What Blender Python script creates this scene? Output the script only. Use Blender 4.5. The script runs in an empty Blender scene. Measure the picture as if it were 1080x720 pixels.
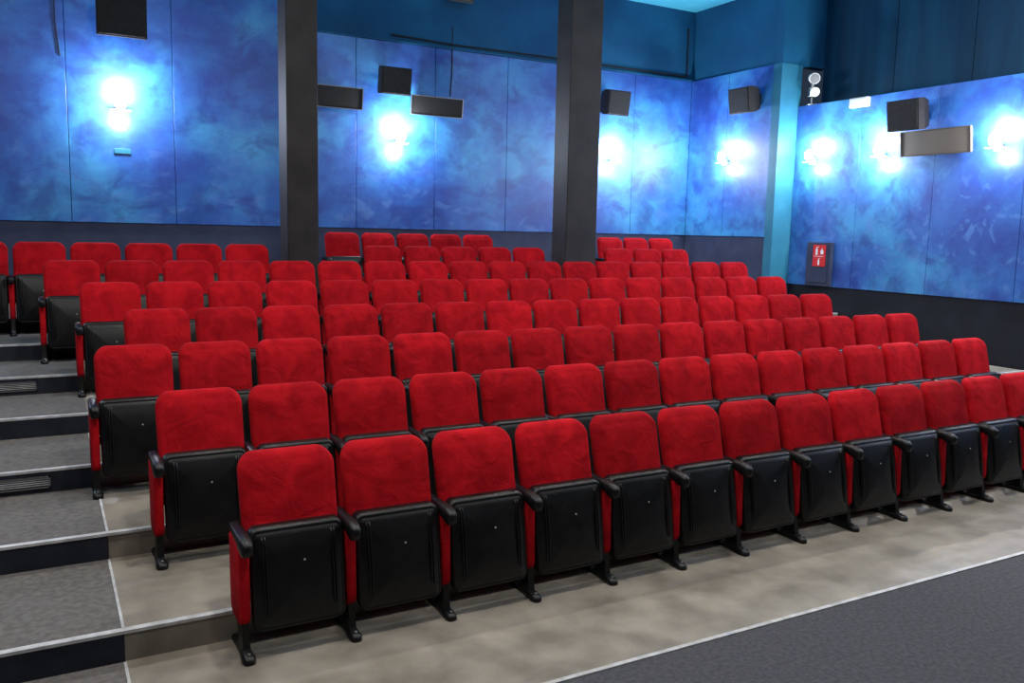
import bpy, bmesh, math, random
from mathutils import Vector, Matrix
random.seed(4)
P = 0.55            # seat pitch in metres
EYE = 3.914 * P     # camera height
D = bpy.data
SC = bpy.context.scene
COL = SC.collection
SC.view_settings.view_transform = 'Standard'

# ------------------------------------------------------------------ materials
def mat(name, color, rough=0.6, metal=0.0, emit=None, estr=0.0, spec=0.5):
    m = D.materials.new(name); m.use_nodes = True
    b = m.node_tree.nodes['Principled BSDF']
    b.inputs['Base Color'].default_value = (*color, 1)
    b.inputs['Roughness'].default_value = rough
    b.inputs['Metallic'].default_value = metal
    b.inputs['Specular IOR Level'].default_value = spec
    if emit:
        b.inputs['Emission Color'].default_value = (*emit, 1)
        b.inputs['Emission Strength'].default_value = estr
    return m

def noise_mat(name, c1, c2, scale, rough=0.8, detail=6, bump=0.0, bscale=None, lo=.35, hi=.65, spec=0.3, dist=0.0, stretch=(1,1,1)):
    m = mat(name, c1, rough, spec=spec)
    nt = m.node_tree; N = nt.nodes; L = nt.links
    b = N['Principled BSDF']
    g = N.new('ShaderNodeNewGeometry')
    mp = N.new('ShaderNodeMapping'); mp.inputs['Scale'].default_value = stretch
    L.new(g.outputs['Position'], mp.inputs['Vector'])
    n = N.new('ShaderNodeTexNoise'); n.inputs['Scale'].default_value = scale
    n.inputs['Detail'].default_value = detail; n.inputs['Distortion'].default_value = dist
    L.new(mp.outputs[0], n.inputs['Vector'])
    r = N.new('ShaderNodeValToRGB')
    r.color_ramp.elements[0].position = lo; r.color_ramp.elements[0].color = (*c1, 1)
    r.color_ramp.elements[1].position = hi; r.color_ramp.elements[1].color = (*c2, 1)
    L.new(n.outputs['Fac'], r.inputs['Fac']); L.new(r.outputs['Color'], b.inputs['Base Color'])
    if bump > 0:
        n2 = N.new('ShaderNodeTexNoise'); n2.inputs['Scale'].default_value = bscale or scale*8
        L.new(g.outputs['Position'], n2.inputs['Vector'])
        bp = N.new('ShaderNodeBump'); bp.inputs['Strength'].default_value = bump; bp.inputs['Distance'].default_value = .01
        L.new(n2.outputs['Fac'], bp.inputs['Height']); L.new(bp.outputs['Normal'], b.inputs['Normal'])
    return m

def fabric_material():
    m = noise_mat('red_velvet', (0.29,0.0035,0.008), (0.44,0.0065,0.012), 6, rough=.95, detail=5, bump=.3, bscale=260, spec=.08, dist=.8)
    nt = m.node_tree; N = nt.nodes; L = nt.links; b = N['Principled BSDF']
    g = N.new('ShaderNodeNewGeometry')
    # soft creases in the cloth
    n = N.new('ShaderNodeTexNoise'); n.inputs['Scale'].default_value = 7; n.inputs['Detail'].default_value = 3; n.inputs['Distortion'].default_value = 1.2
    L.new(g.outputs['Position'], n.inputs['Vector'])
    old = b.inputs['Normal'].links[0].from_node
    bp = N.new('ShaderNodeBump'); bp.inputs['Strength'].default_value = .4; bp.inputs['Distance'].default_value = .03
    L.new(n.outputs['Fac'], bp.inputs['Height']); L.new(bp.outputs['Normal'], old.inputs['Normal'])
    # each seat has faded a little differently
    oi = N.new('ShaderNodeObjectInfo')
    mr = N.new('ShaderNodeMapRange'); mr.inputs['To Min'].default_value = .82; mr.inputs['To Max'].default_value = 1.12
    L.new(oi.outputs['Random'], mr.inputs['Value'])
    hs = N.new('ShaderNodeHueSaturation')
    src = b.inputs['Base Color'].links[0].from_socket
    L.new(src, hs.inputs['Color']); L.new(mr.outputs[0], hs.inputs['Value']); L.new(hs.outputs[0], b.inputs['Base Color'])
    return m
M_fabric = fabric_material()
M_plastic = noise_mat('black_plastic', (0.0035,0.0035,0.004), (0.007,0.007,0.0075), 8, rough=.38, bump=.12, bscale=120, spec=.3)
M_black = mat('black_painted_steel', (0.005,0.005,0.005), .4, spec=.3)
M_badge = mat('badge_grey', (0.42,0.42,0.40), .5)
M_beige = noise_mat('worn_vinyl_floor', (0.16,0.140,0.113), (0.31,0.276,0.228), 3.2, rough=.42, detail=13, bump=.08, bscale=60, spec=.4, dist=.15, lo=.34, hi=.70)
M_carpet = noise_mat('grey_carpet', (0.060,0.060,0.068), (0.085,0.084,0.094), 40, rough=.95, bump=.5, bscale=300, spec=.1)
M_tread = noise_mat('stair_carpet', (0.11,0.102,0.099), (0.155,0.146,0.139), 26, rough=.9, detail=10, bump=.4, bscale=260, spec=.15)
M_riser = noise_mat('dark_riser', (0.010,0.012,0.020), (0.018,0.021,0.032), 6, rough=.7)
M_nosing = noise_mat('aluminium_nosing', (0.36,0.36,0.36), (0.55,0.55,0.56), 12, rough=.5)
M_teal = noise_mat('teal_paint', (0.003,0.062,0.150), (0.005,0.098,0.205), 1.2, rough=.7)
M_ceil = noise_mat('cyan_ceiling', (0.06,0.42,0.62), (0.08,0.50,0.70), 1.0, rough=.8)
M_pilaster = noise_mat('pale_cyan_paint', (0.02,0.14,0.23), (0.035,0.19,0.29), 2, rough=.5)
M_slate = noise_mat('slate_paint', (0.026,0.032,0.072), (0.040,0.047,0.090), 3, rough=.65)
M_dado = noise_mat('black_dado', (0.006,0.007,0.012), (0.010,0.012,0.020), 3, rough=.6)
M_navy = noise_mat('dark_teal_upper', (0.003,0.030,0.070), (0.006,0.060,0.12), 1.6, rough=.6, stretch=(1,1.6,.18))
M_pillar = noise_mat('dark_brown_paint', (0.013,0.010,0.010), (0.024,0.020,0.019), 3, rough=.6)
M_speaker = noise_mat('speaker_cabinet', (0.012,0.010,0.010), (0.02,0.017,0.016), 20, rough=.6)
M_grille = noise_mat('speaker_grille', (0.005,0.005,0.005), (0.016,0.014,0.014), 220, rough=.7)
M_steel = mat('brushed_steel', (0.25,0.25,0.26), .35, .8)
M_brown = mat('brown_perforated', (0.085,0.068,0.055), .6)
M_white = mat('white_plastic', (0.75,0.75,0.74), .4)
M_red = mat('sign_red', (0.65,0.012,0.012), .45)
M_signw = mat('sign_white', (0.8,0.8,0.8), .5)
M_glass = mat('sconce_diffuser', (0.9,0.95,1), .3, emit=(.88,.95,1), estr=18)
M_lampface = mat('downlight_lens', (0.9,0.9,0.9), .3, emit=(1,.95,.88), estr=4)
M_wallplain = noise_mat('dark_blue_wall', (0.008,0.03,0.10), (0.012,0.05,0.15), 1.0, rough=.7)
M_seam = noise_mat('panel_backing_blue', (0.010,0.03,0.14), (0.014,0.045,0.20), 1.0, rough=.7)

def panel_material():
    m = mat('mottled_blue_plaster', (.02,.1,.45), .38, spec=.55)
    nt = m.node_tree; N = nt.nodes; L = nt.links; b = N['Principled BSDF']
    g = N.new('ShaderNodeNewGeometry')
    n1 = N.new('ShaderNodeTexNoise'); n1.inputs['Scale'].default_value = .75; n1.inputs['Detail'].default_value = 9; n1.inputs['Distortion'].default_value = .15; n1.inputs['Roughness'].default_value=.6
    L.new(g.outputs['Position'], n1.inputs['Vector'])
    r1 = N.new('ShaderNodeValToRGB'); e = r1.color_ramp.elements
    e[0].position = .36; e[0].color = (.016,.055,.29,1)
    e[1].position = .66; e[1].color = (.050,.27,.54,1)
    x = r1.color_ramp.elements.new(.5); x.color = (.024,.115,.41,1)
    L.new(n1.outputs['Fac'], r1.inputs['Fac'])
    # trowel strokes
    n2 = N.new('ShaderNodeTexNoise'); n2.inputs['Scale'].default_value = 1.8; n2.inputs['Detail'].default_value = 1
    L.new(g.outputs['Position'], n2.inputs['Vector'])
    va = N.new('ShaderNodeVectorMath'); va.operation = 'MULTIPLY_ADD'
    va.inputs[1].default_value = (.45,.45,.45)
    L.new(n2.outputs['Color'], va.inputs[0]); L.new(g.outputs['Position'], va.inputs[2])
    mp = N.new('ShaderNodeMapping'); mp.inputs['Rotation'].default_value = (.5,.7,.4); mp.inputs['Scale'].default_value = (1,2.2,2.2)
    L.new(va.outputs[0], mp.inputs['Vector'])
    n3 = N.new('ShaderNodeTexNoise'); n3.inputs['Scale'].default_value = 3.0; n3.inputs['Detail'].default_value = 6; n3.inputs['Roughness'].default_value=.55
    L.new(mp.outputs[0], n3.inputs['Vector'])
    r3 = N.new('ShaderNodeValToRGB'); r3.color_ramp.elements[0].position=.55; r3.color_ramp.elements[1].position=.64
    L.new(n3.outputs['Fac'], r3.inputs['Fac'])
    # strokes concentrate towards the bottom of the panels
    sep = N.new('ShaderNodeSeparateXYZ'); L.new(g.outputs['Position'], sep.inputs[0])
    mr = N.new('ShaderNodeMapRange'); mr.inputs['From Min'].default_value = 2.3; mr.inputs['From Max'].default_value = 3.4
    mr.inputs['To Min'].default_value = .65; mr.inputs['To Max'].default_value = .14
    L.new(sep.outputs['Z'], mr.inputs['Value'])
    mx = N.new('ShaderNodeMix'); mx.data_type='RGBA'
    ml = N.new('ShaderNodeMath'); ml.operation='MULTIPLY'
    L.new(r3.outputs['Color'], ml.inputs[0]); L.new(mr.outputs[0], ml.inputs[1]); L.new(ml.outputs[0], mx.inputs['Factor'])
    L.new(r1.outputs['Color'], mx.inputs['A']); mx.inputs['B'].default_value=(.075,.19,.50,1)
    # dark scuffs
    mp2 = N.new('ShaderNodeMapping'); mp2.inputs['Rotation'].default_value = (1.2,.2,1.1); mp2.inputs['Scale'].default_value = (1,1.6,1.6); mp2.inputs['Location'].default_value=(7,3,1)
    L.new(va.outputs[0], mp2.inputs['Vector'])
    n4 = N.new('ShaderNodeTexNoise'); n4.inputs['Scale'].default_value=1.9; n4.inputs['Detail'].default_value=9; n4.inputs['Distortion'].default_value=.15; n4.inputs['Roughness'].default_value=.6
    L.new(mp2.outputs[0], n4.inputs['Vector'])
    r4 = N.new('ShaderNodeValToRGB'); r4.color_ramp.elements[0].position=.48; r4.color_ramp.elements[1].position=.64
    L.new(n4.outputs['Fac'], r4.inputs['Fac'])
    m4 = N.new('ShaderNodeMath'); m4.operation='MULTIPLY'; m4.inputs[1].default_value=.65
    L.new(r4.outputs['Color'], m4.inputs[0])
    mx2 = N.new('ShaderNodeMix'); mx2.data_type='RGBA'
    L.new(m4.outputs[0], mx2.inputs['Factor']); L.new(mx.outputs['Result'], mx2.inputs['A']); mx2.inputs['B'].default_value=(.011,.036,.225,1)
    L.new(mx2.outputs['Result'], b.inputs['Base Color'])
    rr = N.new('ShaderNodeMapRange'); rr.inputs['To Min'].default_value=.30; rr.inputs['To Max'].default_value=.55
    L.new(n3.outputs['Fac'], rr.inputs['Value']); L.new(rr.outputs[0], b.inputs['Roughness'])
    bp = N.new('ShaderNodeBump'); bp.inputs['Strength'].default_value=.15; bp.inputs['Distance'].default_value=.01
    L.new(n3.outputs['Fac'], bp.inputs['Height']); L.new(bp.outputs['Normal'], b.inputs['Normal'])
    return m
M_panel = panel_material()

# ------------------------------------------------------------------ mesh helpers
class MB:
    def __init__(s): s.bm = bmesh.new(); s.mats = []
    def mi(s, m):
        if m not in s.mats: s.mats.append(m)
        return s.mats.index(m)
    def box(s, a, b, m, bevel=0.0, seg=2, xf=None):
        i = s.mi(m)
        r = bmesh.ops.create_cube(s.bm, size=1)
        vs = r['verts']
        a = Vector(a); b = Vector(b)
        for v in vs:
            v.co = Vector((a[k] + (v.co[k]+.5)*(b[k]-a[k]) for k in range(3)))
        fs = set(f for v in vs for f in v.link_faces)
        if bevel > 0:
            es = list(set(e for v in vs for e in v.link_edges))
            r2 = bmesh.ops.bevel(s.bm, geom=es, offset=bevel, segments=seg, profile=.5, affect='EDGES')
            fs = set(r2['faces']) | set(f for f in fs if f.is_valid)
            vs = list(set(v for f in fs for v in f.verts))
            for f in fs: f.smooth = True
        for f in fs: f.material_index = i
        if xf:
            for v in set(v for f in fs for v in f.verts): v.co = xf @ v.co if isinstance(xf, Matrix) else Vector(xf(v.co))
    def loft(s, rings, m, cap0=True, cap1=True, smooth=True):
        i = s.mi(m); R = []
        for r in rings: R.append([s.bm.verts.new(p) for p in r])
        n = len(R[0])
        for k in range(len(R)-1):
            for j in range(n):
                f = s.bm.faces.new((R[k][j], R[k][(j+1)%n], R[k+1][(j+1)%n], R[k+1][j]))
                f.material_index = i; f.smooth = smooth
        if cap0: f = s.bm.faces.new(R[0][::-1]); f.material_index = i; f.smooth = smooth
        if cap1: f = s.bm.faces.new(R[-1]); f.material_index = i; f.smooth = smooth
    def cyl(s, c0, c1, r0, r1, m, n=20, smooth=True):
        c0 = Vector(c0); c1 = Vector(c1); d = (c1-c0).normalized()
        u = d.orthogonal().normalized(); w = d.cross(u)
        rings = []
        for c, r in ((c0, r0), (c1, r1)):
            rings.append([c + r*(math.cos(2*math.pi*k/n)*u + math.sin(2*math.pi*k/n)*w) for k in range(n)])
        i = s.mi(m)
        A = [s.bm.verts.new(p) for p in rings[0]]; B = [s.bm.verts.new(p) for p in rings[1]]
        for j in range(n):
            f = s.bm.faces.new((A[j], A[(j+1)%n], B[(j+1)%n], B[j])); f.material_index = i; f.smooth = smooth
        f = s.bm.faces.new(A[::-1]); f.material_index = i
        f = s.bm.faces.new(B); f.material_index = i
    def prism(s, pts, axis_vec, m):
        i = s.mi(m); ax = Vector(axis_vec)
        A = [s.bm.verts.new(p) for p in pts]; B = [s.bm.verts.new(Vector(p)+ax) for p in pts]
        n = len(pts)
        for j in range(n):
            f = s.bm.faces.new((A[j], A[(j+1)%n], B[(j+1)%n], B[j])); f.material_index = i
        f = s.bm.faces.new(A[::-1]); f.material_index = i
        f = s.bm.faces.new(B); f.material_index = i
    def mesh(s, name):
        bmesh.ops.recalc_face_normals(s.bm, faces=s.bm.faces[:])
        me = D.meshes.new(name); s.bm.to_mesh(me); s.bm.free()
        for m in s.mats: me.materials.append(m)
        return me
    def obj(s, name, loc=(0,0,0), rot=(0,0,0)):
        o = D.objects.new(name, s.mesh(name)); o.location = loc; o.rotation_euler = rot
        COL.objects.link(o); return o

def rrect(w, h, rt, rb, inset=0.0, n=6):
    pts = []
    hw = w/2 - inset; z0 = inset; z1 = h - inset
    rt = max(rt-inset, .006); rb = max(rb-inset, .006)
    for cx, cz, r, a0 in ((hw-rt, z1-rt, rt, 0), (-hw+rt, z1-rt, rt, 90), (-hw+rb, z0+rb, rb, 180), (hw-rb, z0+rb, rb, 270)):
        for k in range(n+1):
            a = math.radians(a0 + 90*k/n)
            pts.append((cx + r*math.cos(a), cz + r*math.sin(a)))
    return pts

def pad(mb, m, w, h, z0, rt, rb, layers, fy, fx=None, n=7):
    rings = []
    for y, ins in layers:
        ring = []
        for x, z in rrect(w, h, rt, rb, ins, n):
            zz = z + z0
            xx = fx(x, z/h) if fx else x
            ring.append((xx, y + fy(xx, zz), zz))
        rings.append(ring)
    mb.loft(rings, m)

# ------------------------------------------------------------------ cinema seat
def standard(mb, cx):
    t = .026
    rings = []
    for x, ins in ((cx-t, .010), (cx-t+.006, .002), (cx-t+.012, 0), (cx+t-.012, 0), (cx+t-.006, .002), (cx+t, .010)):
        ring = []
        for a, z in rrect(.26, .43, .03, .06, ins, 5):
            zz = z + .155
            ring.append((x, .19 + a + (zz-.3)*.05, zz))
        rings.append(ring)
    mb.loft(rings, M_fabric)
    # arm cap with drooping front knuckle
    rings = []
    for y, hw, zl, zh in ((-.022,.012,.570,.596), (-.015,.024,.548,.612), (.008,.032,.540,.624), (.045,.034,.550,.632),
                          (.12,.033,.575,.634), (.24,.030,.583,.632), (.32,.026,.588,.628), (.335,.018,.595,.62)):
        ring = []
        zc = (zl+zh)/2; hh = (zh-zl)/2
        for k in range(16):
            a = 2*math.pi*k/16
            c, s_ = math.cos(a), math.sin(a)
            ring.append((cx + hw*math.copysign(abs(c)**.6, c), y, zc + hh*math.copysign(abs(s_)**.6, s_)))
        rings.append(ring)
    mb.loft(rings, M_plastic)
    # leg
    rings = []
    for z, y0, y1, hw in ((.02,.035,.20,.022), (.05,.05,.17,.019), (.10,.060,.16,.018), (.17,.070,.20,.019), (.28,.085,.22,.019)):
        rings.append([(cx-hw,y0,z),(cx+hw,y0,z),(cx+hw,y1,z),(cx-hw,y1,z)])
    mb.loft(rings, M_black, smooth=False)
    # foot
    rings = []
    for y, hw, zh in ((-.035,.012,.018), (-.025,.026,.030), (.0,.033,.040), (.05,.030,.046), (.12,.024,.042), (.22,.024,.034), (.30,.030,.030), (.325,.026,.022), (.335,.012,.012)):
        rings.append([(cx-hw,y,0),(cx-hw,y,zh*.6),(cx-hw*.6,y,zh),(cx+hw*.6,y,zh),(cx+hw,y,zh*.6),(cx+hw,y,0)])
    mb.loft(rings, M_black)
    mb.cyl((cx,0,.036),(cx,0,.048),.009,.008,M_steel,10)

def seat_mesh(name, right_end=False):
    mb = MB()
    fyb = lambda x, z: .195 + (z-.36)*.27 - .30*x*x - .03*math.sin(max(0,min(1,(z-.36)/.62))*math.pi)
    fxb = lambda x, t: x * (1.0 - .075*max(0,(t-.5)/.5)**2 - .07*max(0,(.5-t)/.5))
    pad(mb, M_fabric, .530, .622, .36, .085, .05,
        [(.045,.05),(.042,.014),(.030,.003),(.012,0),(-.008,.002),(-.024,.009),(-.034,.022),(-.039,.040),(-.041,.055),(-.0445,.062),(-.048,.09),(-.050,.13),(-.051,.19)], fyb, fxb)
    pad(mb, M_plastic, .50, .56, .33, .10, .06,
        [(.052,.0),(.066,.004),(.076,.02),(.080,.06),(.081,.16)][::-1], fyb, fxb)
    fys = lambda x, z: (z-.15)*.17
    pad(mb, M_fabric, .470, .47, .165, .07, .05,
        [(.165,.14),(.163,.06),(.155,.02),(.14,.004),(.10,0),(.085,.0)], fys)
    fy2 = lambda x, z: .012 + (z-.15)*.17 + .35*x*x - .02*math.sin(max(0,min(1,(z-.14)/.5))*math.pi)
    fx2 = lambda x, t: x*(.965 + .035*t)
    pad(mb, M_plastic, .492, .515, .128, .050, .045,
        [(.085,.012),(.07,.001),(.03,0),(.012,.003),(.004,.009),(.001,.018),(.003,.021),(.003,.025),(-.001,.030),(-.003,.05),(-.005,.08),(-.006,.12),(-.006,.19)], fy2, fx2)
    # moulded ribs down both sides of the shell
    for sx in (-1, 1):
        for xo in (.170, .185):
            rings = []
            for z in (.22, .24, .32, .42, .52, .58, .60):
                e = .0005 if z in (.22, .60) else .004
                y = fy2(sx*xo, z) - .003
                rings.append([(sx*xo-.004,y+.006,z),(sx*xo-.003,y-e,z),(sx*xo+.003,y-e,z),(sx*xo+.004,y+.006,z)])
            mb.loft(rings, M_plastic)
    for sx in (-1, 1):
        mb.cyl((sx*.225,.15,.36),(sx*.262,.15,.36),.028,.028,M_black,14)
    mb.cyl((.02, fy2(.02,.47)-.0070, .47),(.02, fy2(.02,.47)-.003, .47),.0055,.0055,M_badge,10)
    standard(mb, -P/2)
    if right_end: standard(mb, P/2)
    return mb.mesh(name)

ME_seat = seat_mesh('cinema_seat')
ME_seat_end = seat_mesh('cinema_seat_row_end', True)
DY = 1.883; RISE = .287
rows = [
    (0, [[2+i for i in range(15)]]),
    (1, [[1.5+i for i in range(15)]]),
    (2, [[1+i for i in range(16)]]),
    (3, [[1.5+i for i in range(15)]]),
    (4, [[1+i for i in range(16)]]),
    (5, [[.5+i for i in range(17)]]),
    (6, [[-3+i for i in range(8)], [7.15+i for i in range(5)], [14+i for i in range(3)]]),
    (7, [[7+i for i in range(5)], [15.6+i for i in range(3)]]),
]
for r, groups in rows:
    y = 7.474 + DY*r
    if r == 7: y = 21.44
    z = RISE*r
    for g in groups:
        for k, x in enumerate(g):
            o = D.objects.new('cinema_seat', ME_seat_end if k == len(g)-1 else ME_seat)
            o.location = (x*P, y*P, z*P); COL.objects.link(o)

# ------------------------------------------------------------------ room shell
XL, XR, XR2 = -10.0, 20.67, 21.7
XC = 19.93                     # short return wall
YF, YB, YJ = -5.0, 23.6, 19.5
ZF = -3.914; ZC = 7.57
def W(x, y, z): return (x*P, y*P, (z-ZF)*P)
def wbox(name, a, b, m, bevel=0, mb=None):
    own = mb is None
    mb = mb or MB()
    mb.box(W(*a), W(*b), m, bevel)
    if own: return mb.obj(name)

mb = MB()
wbox('', (XL, YF, ZF-.3), (XR, YB, ZF-.012), M_carpet, mb=mb)
wbox('', (.52, 5.98, ZF-.012), (XR, 8.0, ZF), M_beige, mb=mb)
wbox('', (XL, 5.98, ZF-.012), (.52, 8.0, ZF), M_tread, mb=mb)
wbox('', (XL, YF, ZF-.012), (XR, 5.92, ZF-.004), M_carpet, mb=mb)
mb.obj('floor')
wbox('trim_1', (.5, 5.93, ZF-.012), (XR, 5.98, ZF+.010), M_nosing)

mb = MB()
for r in range(1, 8):
    y0 = 8.0 + DY*(r-1)
    y1 = y0 + DY if r < 7 else YB
    zt = ZF + RISE*r
    wbox('', (.52, y0, ZF-.01), (XR, y1, zt), M_beige, mb=mb)
    wbox('', (XL, y0, ZF-.01), (.52, y1, zt), M_tread, mb=mb)
    wbox('', (XL, y0-.012, zt-RISE+.001), (.52, y0, zt-.02), M_riser, mb=mb)
    mn = MB()
    wbox('', (XL+.02, y0-.02, zt-.022), (XR-.02, y0+.055, zt+.008), M_nosing, mb=mn)
    mn.obj('trim_%d' % (r+2))
mb.obj('floor_tiers')
mb = MB()
for r in range(0, 4):
    y0 = 8.0 + DY*(r-1) + .06 if r else 5.98
    wbox('', (.505, y0, ZF+RISE*r), (.530, 8.0+DY*r-.03, ZF+RISE*r+.008), M_nosing, mb=mb)
mb.obj('trim_2')

for r, xc in ((3, -.42), (5, -.55)):
    y0 = 8.0 + DY*(r-1) - .012; zt = ZF + RISE*r
    mb = MB(); w = .42
    zl, zh = zt-.225, zt-.075
    wbox('', (xc-w, y0-.02, zl), (xc+w, y0, zl+.02), M_steel, mb=mb)
    wbox('', (xc-w, y0-.02, zh-.02), (xc+w, y0, zh), M_steel, mb=mb)
    wbox('', (xc-w, y0-.02, zl), (xc-w+.02, y0, zh), M_steel, mb=mb)
    wbox('', (xc+w-.02, y0-.02, zl), (xc+w, y0, zh), M_steel, mb=mb)
    for k in range(4):
        z = zl + .035 + k*.026
        wbox('', (xc-w+.02, y0-.014, z), (xc+w-.02, y0-.002, z+.010), M_nosing, mb=mb)
    mb.obj('vent_grille')

wbox('wall_back', (XL, YB+.12, ZF-.3), (XC+.4, YB+.5, ZC), M_teal)
wbox('wall_back_dado', (XL, YB+.04, ZF), (XC+.02, YB+.12, .0), M_slate)
wbox('wall_back_backing', (XL, YB+.10, .01), (XC+.02, YB+.118, 5.2), M_seam)
wbox('wall_right_backing', (XR+.10, YF, -1.43), (XR+.118, YJ-.05, 3.95), M_seam)
wbox('wall_return', (XC+.12, YJ+.3, ZF-.3), (XC+.5, YB+.5, ZC), M_teal)
wbox('wall_return_dado', (XC+.04, YJ, ZF), (XC+.12, YB+.12, .0), M_slate)
mb = MB()
wbox('', (XC+.02, YJ-.02, 5.24), (XR2+.2, YJ+.3, ZC), M_teal, mb=mb)
wbox('', (XC-.02, YJ-.04, -1.44), (XR+.1, YJ+.3, 5.24), M_pilaster, mb=mb)
wbox('', (XC+.02, YJ-.03, ZF), (XR+.1, YJ+.3, -1.44), M_slate, mb=mb)
mb.obj('wall_pilaster')
wbox('wall_right', (XR+.12, YF, ZF-.3), (XR2+.2, YJ-.04, 3.96), M_dado)
wbox('wall_right_dado', (XR+.05, YF, ZF), (XR+.12, YJ-.04, -1.44), M_dado)
mb = MB()
wbox('', (XR2, YF, 3.96), (XR2+.2, YJ-.02, ZC), M_navy, mb=mb)
y = YF+.3
while y < YJ-.4:
    wbox('', (XR2-.02, y, 4.0), (XR2, y+2.37, ZC), M_navy, mb=mb)
    y += 2.4
mb.obj('wall_right_upper')
wbox('wall_left', (XL-.4, YF, ZF-.3), (XL, YB+.5, ZC), M_wallplain)
wbox('wall_front', (XL-.4, YF-.4, ZF-.3), (XR2+.2, YF, ZC), M_dado)
wbox('ceiling', (XL-.4, YF-.4, ZC), (XR2+.2, YB+.5, ZC+.3), M_ceil)

seams = [XC-2.4*k for k in range(13)]
seams[6] = 5.95      # the taller left-hand panels begin behind the first pillar
for k in range(12):
    x1, x0 = seams[k], seams[k+1]
    top = 5.24 if x0 > 5.0 else 7.4
    wbox('acoustic_wall_panel', (x0+.005, YB, 0.0), (x1-.005, YB+.12, top), M_panel, .005)
for y0, y1 in ((YJ+.0, 21.75), (21.75, YB)):
    wbox('acoustic_wall_panel', (XC, y0+.004, 0.0), (XC+.12, y1-.004, 5.24), M_panel, .004)
y1 = YJ-.05
while y1 > YF+.5:
    y0 = max(y1-2.4, YF)
    wbox('acoustic_wall_panel', (XR, y0+.004, -1.44), (XR+.12, y1-.004, 4.0), M_panel, .004)
    y1 -= 2.4
wbox('trim_10', (5.96, YB-.03, 5.25), (XC, YB+.12, 5.29), M_teal)

mb = MB(); wbox('', (4.79, 18.9, ZF+6*RISE), (5.48, 19.6, ZC), M_pillar, .01, mb=mb); mb.obj('pillar')
mb = MB(); wbox('', (12.0, 18.9, ZF+6*RISE), (12.95, 19.6, ZC), M_pillar, .01, mb=mb); mb.obj('pillar')

def tube(name, pts, r, m):
    cu = D.curves.new(name, 'CURVE'); cu.dimensions = '3D'; cu.bevel_depth = r; cu.bevel_resolution = 3
    sp = cu.splines.new('POLY'); sp.points.add(len(pts)-1)
    for q, p in zip(sp.points, pts): q.co = (*W(*p), 1)
    o = D.objects.new(name, cu); cu.materials.append(m); COL.objects.link(o); return o
yw = YB+.07
tube('cable_conduit', [(9.0,yw,5.45),(11.0,yw,5.40),(14.0,yw,5.42),(19.6,yw,5.40),(19.75,yw,5.40),(19.75,yw,7.0)], .014, M_pillar)
tube('cable_conduit', [(10.85,YB-.02,5.9),(10.85,YB-.02,4.6),(10.8,YB-.02,3.9)], .008, M_pillar)
tube('cable_conduit', [(.55,YB-.015,6.6),(.55,YB-.015,4.7),(.62,YB-.015,3.9)], .006, M_pillar)

# ------------------------------------------------------------------ wall fittings
def speaker(loc, w, h, rotz, d=.30):
    mb = MB()
    tilt = Matrix.Rotation(math.radians(8), 4, 'X')
    hw, hh = w/2, h/2
    rings = []
    for y, s in ((0, .80), (-d*.55, 1.0), (-d, 1.0)):
        rings.append([tilt @ Vector(p) for p in ((-hw*s,y,-hh*s),(hw*s,y,-hh*s),(hw*s,y,hh*s),(-hw*s,y,hh*s))])
    mb.loft(rings, M_speaker, smooth=False)
    mb.box((-hw*.94,-d-.012,-hh*.93), (hw*.94,-d+.002,hh*.93), M_grille, .006, xf=tilt)
    mb.box((-.05,-.02,-.03), (.05,.12,.03), M_black, .004)
    mb.box((-.09,.105,-.10), (.09,.125,.10), M_black, .004)
    x, y, z = loc
    return mb.obj('wall_speaker', W(x, y, z), (0,0,rotz))
speaker((1.94, YB-.23, 4.90), .60, .50, 0)
speaker((8.83, YB-.23, 4.12), .48, .40, 0)
speaker((16.35, YB-.23, 4.20), .46, .42, 0)
speaker((XC-.23, 20.45, 4.24), .48, .42, -math.pi/2)
speaker((XR-.23, 15.15, 3.30), .52, .44, -math.pi/2)
speaker((XR-.23, 9.0, 3.30), .52, .44, -math.pi/2)
speaker((XR-.23, 3.0, 3.30), .52, .44, -math.pi/2)

def longbox(loc, w, h, rotz, m):
    mb = MB()
    d = .06
    tilt = Matrix.Rotation(math.radians(8), 4, 'X')
    mb.box((-w/2,-d,-h/2), (w/2,0,h/2), m, .006, xf=tilt)
    f = .012
    fm = M_steel if m is not M_brown else M_brown
    for a, b in (((-w/2-f,-d-.01,-h/2-f),(w/2+f,-d+.01,-h/2)), ((-w/2-f,-d-.01,h/2),(w/2+f,-d+.01,h/2+f)),
                 ((-w/2-f,-d-.01,-h/2),(-w/2,-d+.01,h/2)), ((w/2,-d-.01,-h/2),(w/2+f,-d+.01,h/2))):
        mb.box(a, b, fm, xf=tilt)
    for sx in (-.3, .3):
        mb.box((sx*w-.02,-.02,-.02), (sx*w+.02,.08,.02), M_black)
    return mb.obj('slim_wall_loudspeaker', W(*loc), (0,0,rotz))
longbox((7.15, YB-.16, 3.55), .95, .30, 0, M_grille)
longbox((10.28, YB-.16, 3.55), .88, .28, 0, M_grille)
longbox((XR-.16, 14.52, 2.55), 1.08, .34, -math.pi/2, M_brown)
longbox((11.0, YB-.04, 6.88), .48, .28, 0, M_brown)

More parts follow.
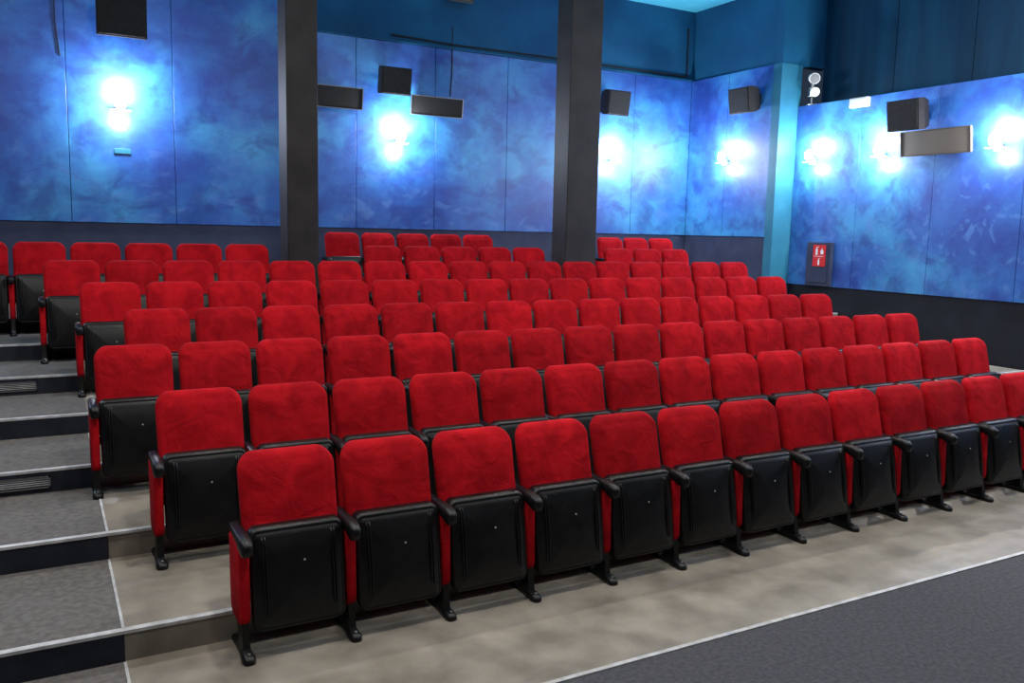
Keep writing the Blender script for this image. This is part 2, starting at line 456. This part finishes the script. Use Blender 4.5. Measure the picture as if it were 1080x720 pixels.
def sconce(loc, rotz, power=112):
    mb = MB()
    mb.box((-.05,-.03,-.05), (.05,.02,.05), M_white, .004)
    mb.box((-.13,-.11,-.014), (.13,-.01,-.004), M_white, .003)      # small metal tray
    rings = []                                                    # frosted globe
    for k in range(1, 12):
        a = math.pi*k/12
        rings.append([(.08*math.sin(a)*math.cos(2*math.pi*j/18), -.105+.055*math.sin(a)*math.sin(2*math.pi*j/18), .095-.095*math.cos(a)) for j in range(18)])
    mb.loft(rings, M_glass)
    o = mb.obj('wall_sconce', W(*loc), (0,0,rotz))
    for nm, z, pw in (('bulb_up', .26, power), ('bulb_down', -.12, power*.4)):
        l = D.lights.new(nm, 'POINT'); l.energy = pw; l.color = (.88,.94,1.0); l.shadow_soft_size = .05
        lo = D.objects.new(nm, l); lo.parent = o; lo.location = (0,-.19,z); COL.objects.link(lo)
sconce((1.89, YB-.03, 2.75), 0, 135)
sconce((9.18, YB-.03, 2.45), 0)
sconce((16.68, YB-.03, 2.35), 0, 95)
sconce((XC-.03, 21.7, 2.40), -math.pi/2, 82)
for yy in (18.7, 16.25, 12.94, 9.6, 6.3, 3.0):
    sconce((XR-.03, yy, 2.30), -math.pi/2, 60 if yy > 18 else 88)
sconce((-5.4, YB-.03, 2.75), 0)
wbox('wall_socket', (1.72, YB-.03, 1.70), (2.10, YB, 1.82), M_pilaster, .003)

mb = MB()
wbox('', (XR-.14, 16.80, 3.72), (XR, 17.42, 3.98), M_white, .008, mb=mb)
wbox('', (XR-.17, 16.86, 3.76), (XR-.14, 17.36, 3.94), mat('emergency_lens', (.7,.75,.78), .3, emit=(.8,.9,1), estr=.35), .004, mb=mb)
mb.obj('emergency_light')

mb = MB()
mb.box((-.08,-.08,0), (.08,.08,.02), M_steel, .004)
mb.cyl((0,0,.02), (0,0,.18), .016, .016, M_white)
mb.box((-.06,-.11,.14), (.06,.06,.28), M_white, .012)
mb.cyl((0,-.11,.22), (0,-.20,.19), .06, .075, M_white)
mb.box((-.018,-.02,.28), (.018,.02,.42), M_white)
mb.cyl((0,.09,.47), (0,-.12,.42), .065, .09, M_white)
mb.cyl((0,-.12,.42), (0,-.124,.419), .078, .078, M_steel)
mb.obj('spotlight', W(XR+.13, 19.05, 4.0), (0,0,-.6))

mb = MB()
wbox('', (XR-.13, 17.70, -1.43), (XR-.01, 18.62, -.12), M_slate, .006, mb=mb)
wbox('', (XR-.15, 17.80, -1.33), (XR-.13, 18.52, -.22), M_dado, .004, mb=mb)
mb.obj('fire_hose_cabinet')
mb = MB()
sx = XR-.17
wbox('', (sx, 17.88, -.84), (sx+.015, 18.34, -.20), M_red, mb=mb)
def sp(pts, yc, zc, s):
    mb.prism([W(sx-.001, yc-u*s, zc+v*s) for u, v in pts], (-.001,0,0), M_signw)
sp([(-.3,-1),(.3,-1),(.3,.35),(.15,.6),(-.15,.6),(-.3,.35)], 18.20, -.38, .12)
sp([(-.1,.6),(.1,.6),(.1,.85),(.55,.95),(.55,1.1),(-.1,1.0)], 18.20, -.38, .12)
sp([(-.35,-.9),(.3,-.9),(.55,-.3),(.3,.25),(.25,-.1),(.05,.9),(-.2,.2),(-.35,.4),(-.55,-.3)], 18.00, -.38, .11)
sp([(-1.7,-.06),(1.7,-.06),(1.7,.06),(-1.7,.06)], 18.11, -.54, .11)
sp([(-.3,-1),(.3,-1),(.3,.35),(.15,.6),(-.15,.6),(-.3,.35)], 18.11, -.70, .10)
sp([(-.1,.6),(.1,.6),(.1,.85),(.55,.95),(.55,1.1),(-.1,1.0)], 18.11, -.70, .10)
mb.obj('fire_equipment_sign')

# ------------------------------------------------------------------ ceiling downlights
def downlight(x, y, power, size=.3, color=(1,.96,.90)):
    mb = MB()
    mb.cyl((0,0,0), (0,0,-.10), .24, .24, M_white, 28)
    mb.cyl((0,0,-.10), (0,0,-.104), .21, .21, M_lampface, 28)
    o = mb.obj('ceiling_downlight', W(x, y, ZC))
    l = D.lights.new('lamp', 'AREA'); l.shape = 'DISK'; l.size = size; l.energy = power; l.color = color
    lo = D.objects.new('lamp', l); lo.parent = o; lo.location = (0,0,-.12); COL.objects.link(lo)
for x in (-3, 3.5, 10, 16.5):
    for y, pw in ((1.5, 52), (7.2, 98), (13.2, 66)):
        downlight(x, y, pw)

# aimed theatre spot high on the right, throwing light across the front rows
def aimed_spot(loc, target, power):
    mb = MB()
    mb.cyl((0,0,-.02), (0,0,.22), .09, .07, M_black, 20)
    mb.box((-.11,-.012,.05), (.11,.012,.30), M_black)
    src = Vector(W(*loc)); d = Vector(W(*target)) - src
    o = mb.obj('theatre_spotlight', src)
    o.rotation_euler = (-d).to_track_quat('Z', 'Y').to_euler()
    l = D.lights.new('lamp', 'SPOT'); l.energy = power; l.spot_size = math.radians(34); l.spot_blend = .7; l.shadow_soft_size = .04; l.color = (1,.96,.9)
    lo = D.objects.new('lamp', l); lo.parent = o; lo.location = (0,0,-.05); COL.objects.link(lo)
aimed_spot((19.5, 15.5, 6.6), (14.0, 6.7, ZF), 1300)

w = D.worlds.new('world'); SC.world = w; w.use_nodes = True
w.node_tree.nodes['Background'].inputs[0].default_value = (.02,.03,.05,1)

# ------------------------------------------------------------------ camera
right = Vector((.8760,-.4820,.0218)).normalized()
fwd = Vector((.4804,.8676,-.1278)); fwd = (fwd - right*fwd.dot(right)).normalized()
up = right.cross(fwd)
cam = D.cameras.new('camera'); cam.sensor_width = 36; cam.lens = 30.0
co = D.objects.new('camera', cam)
R = Matrix((right, up, -fwd)).transposed().to_4x4()
co.matrix_world = Matrix.Translation((0,0,EYE)) @ R
COL.objects.link(co); SC.camera = co
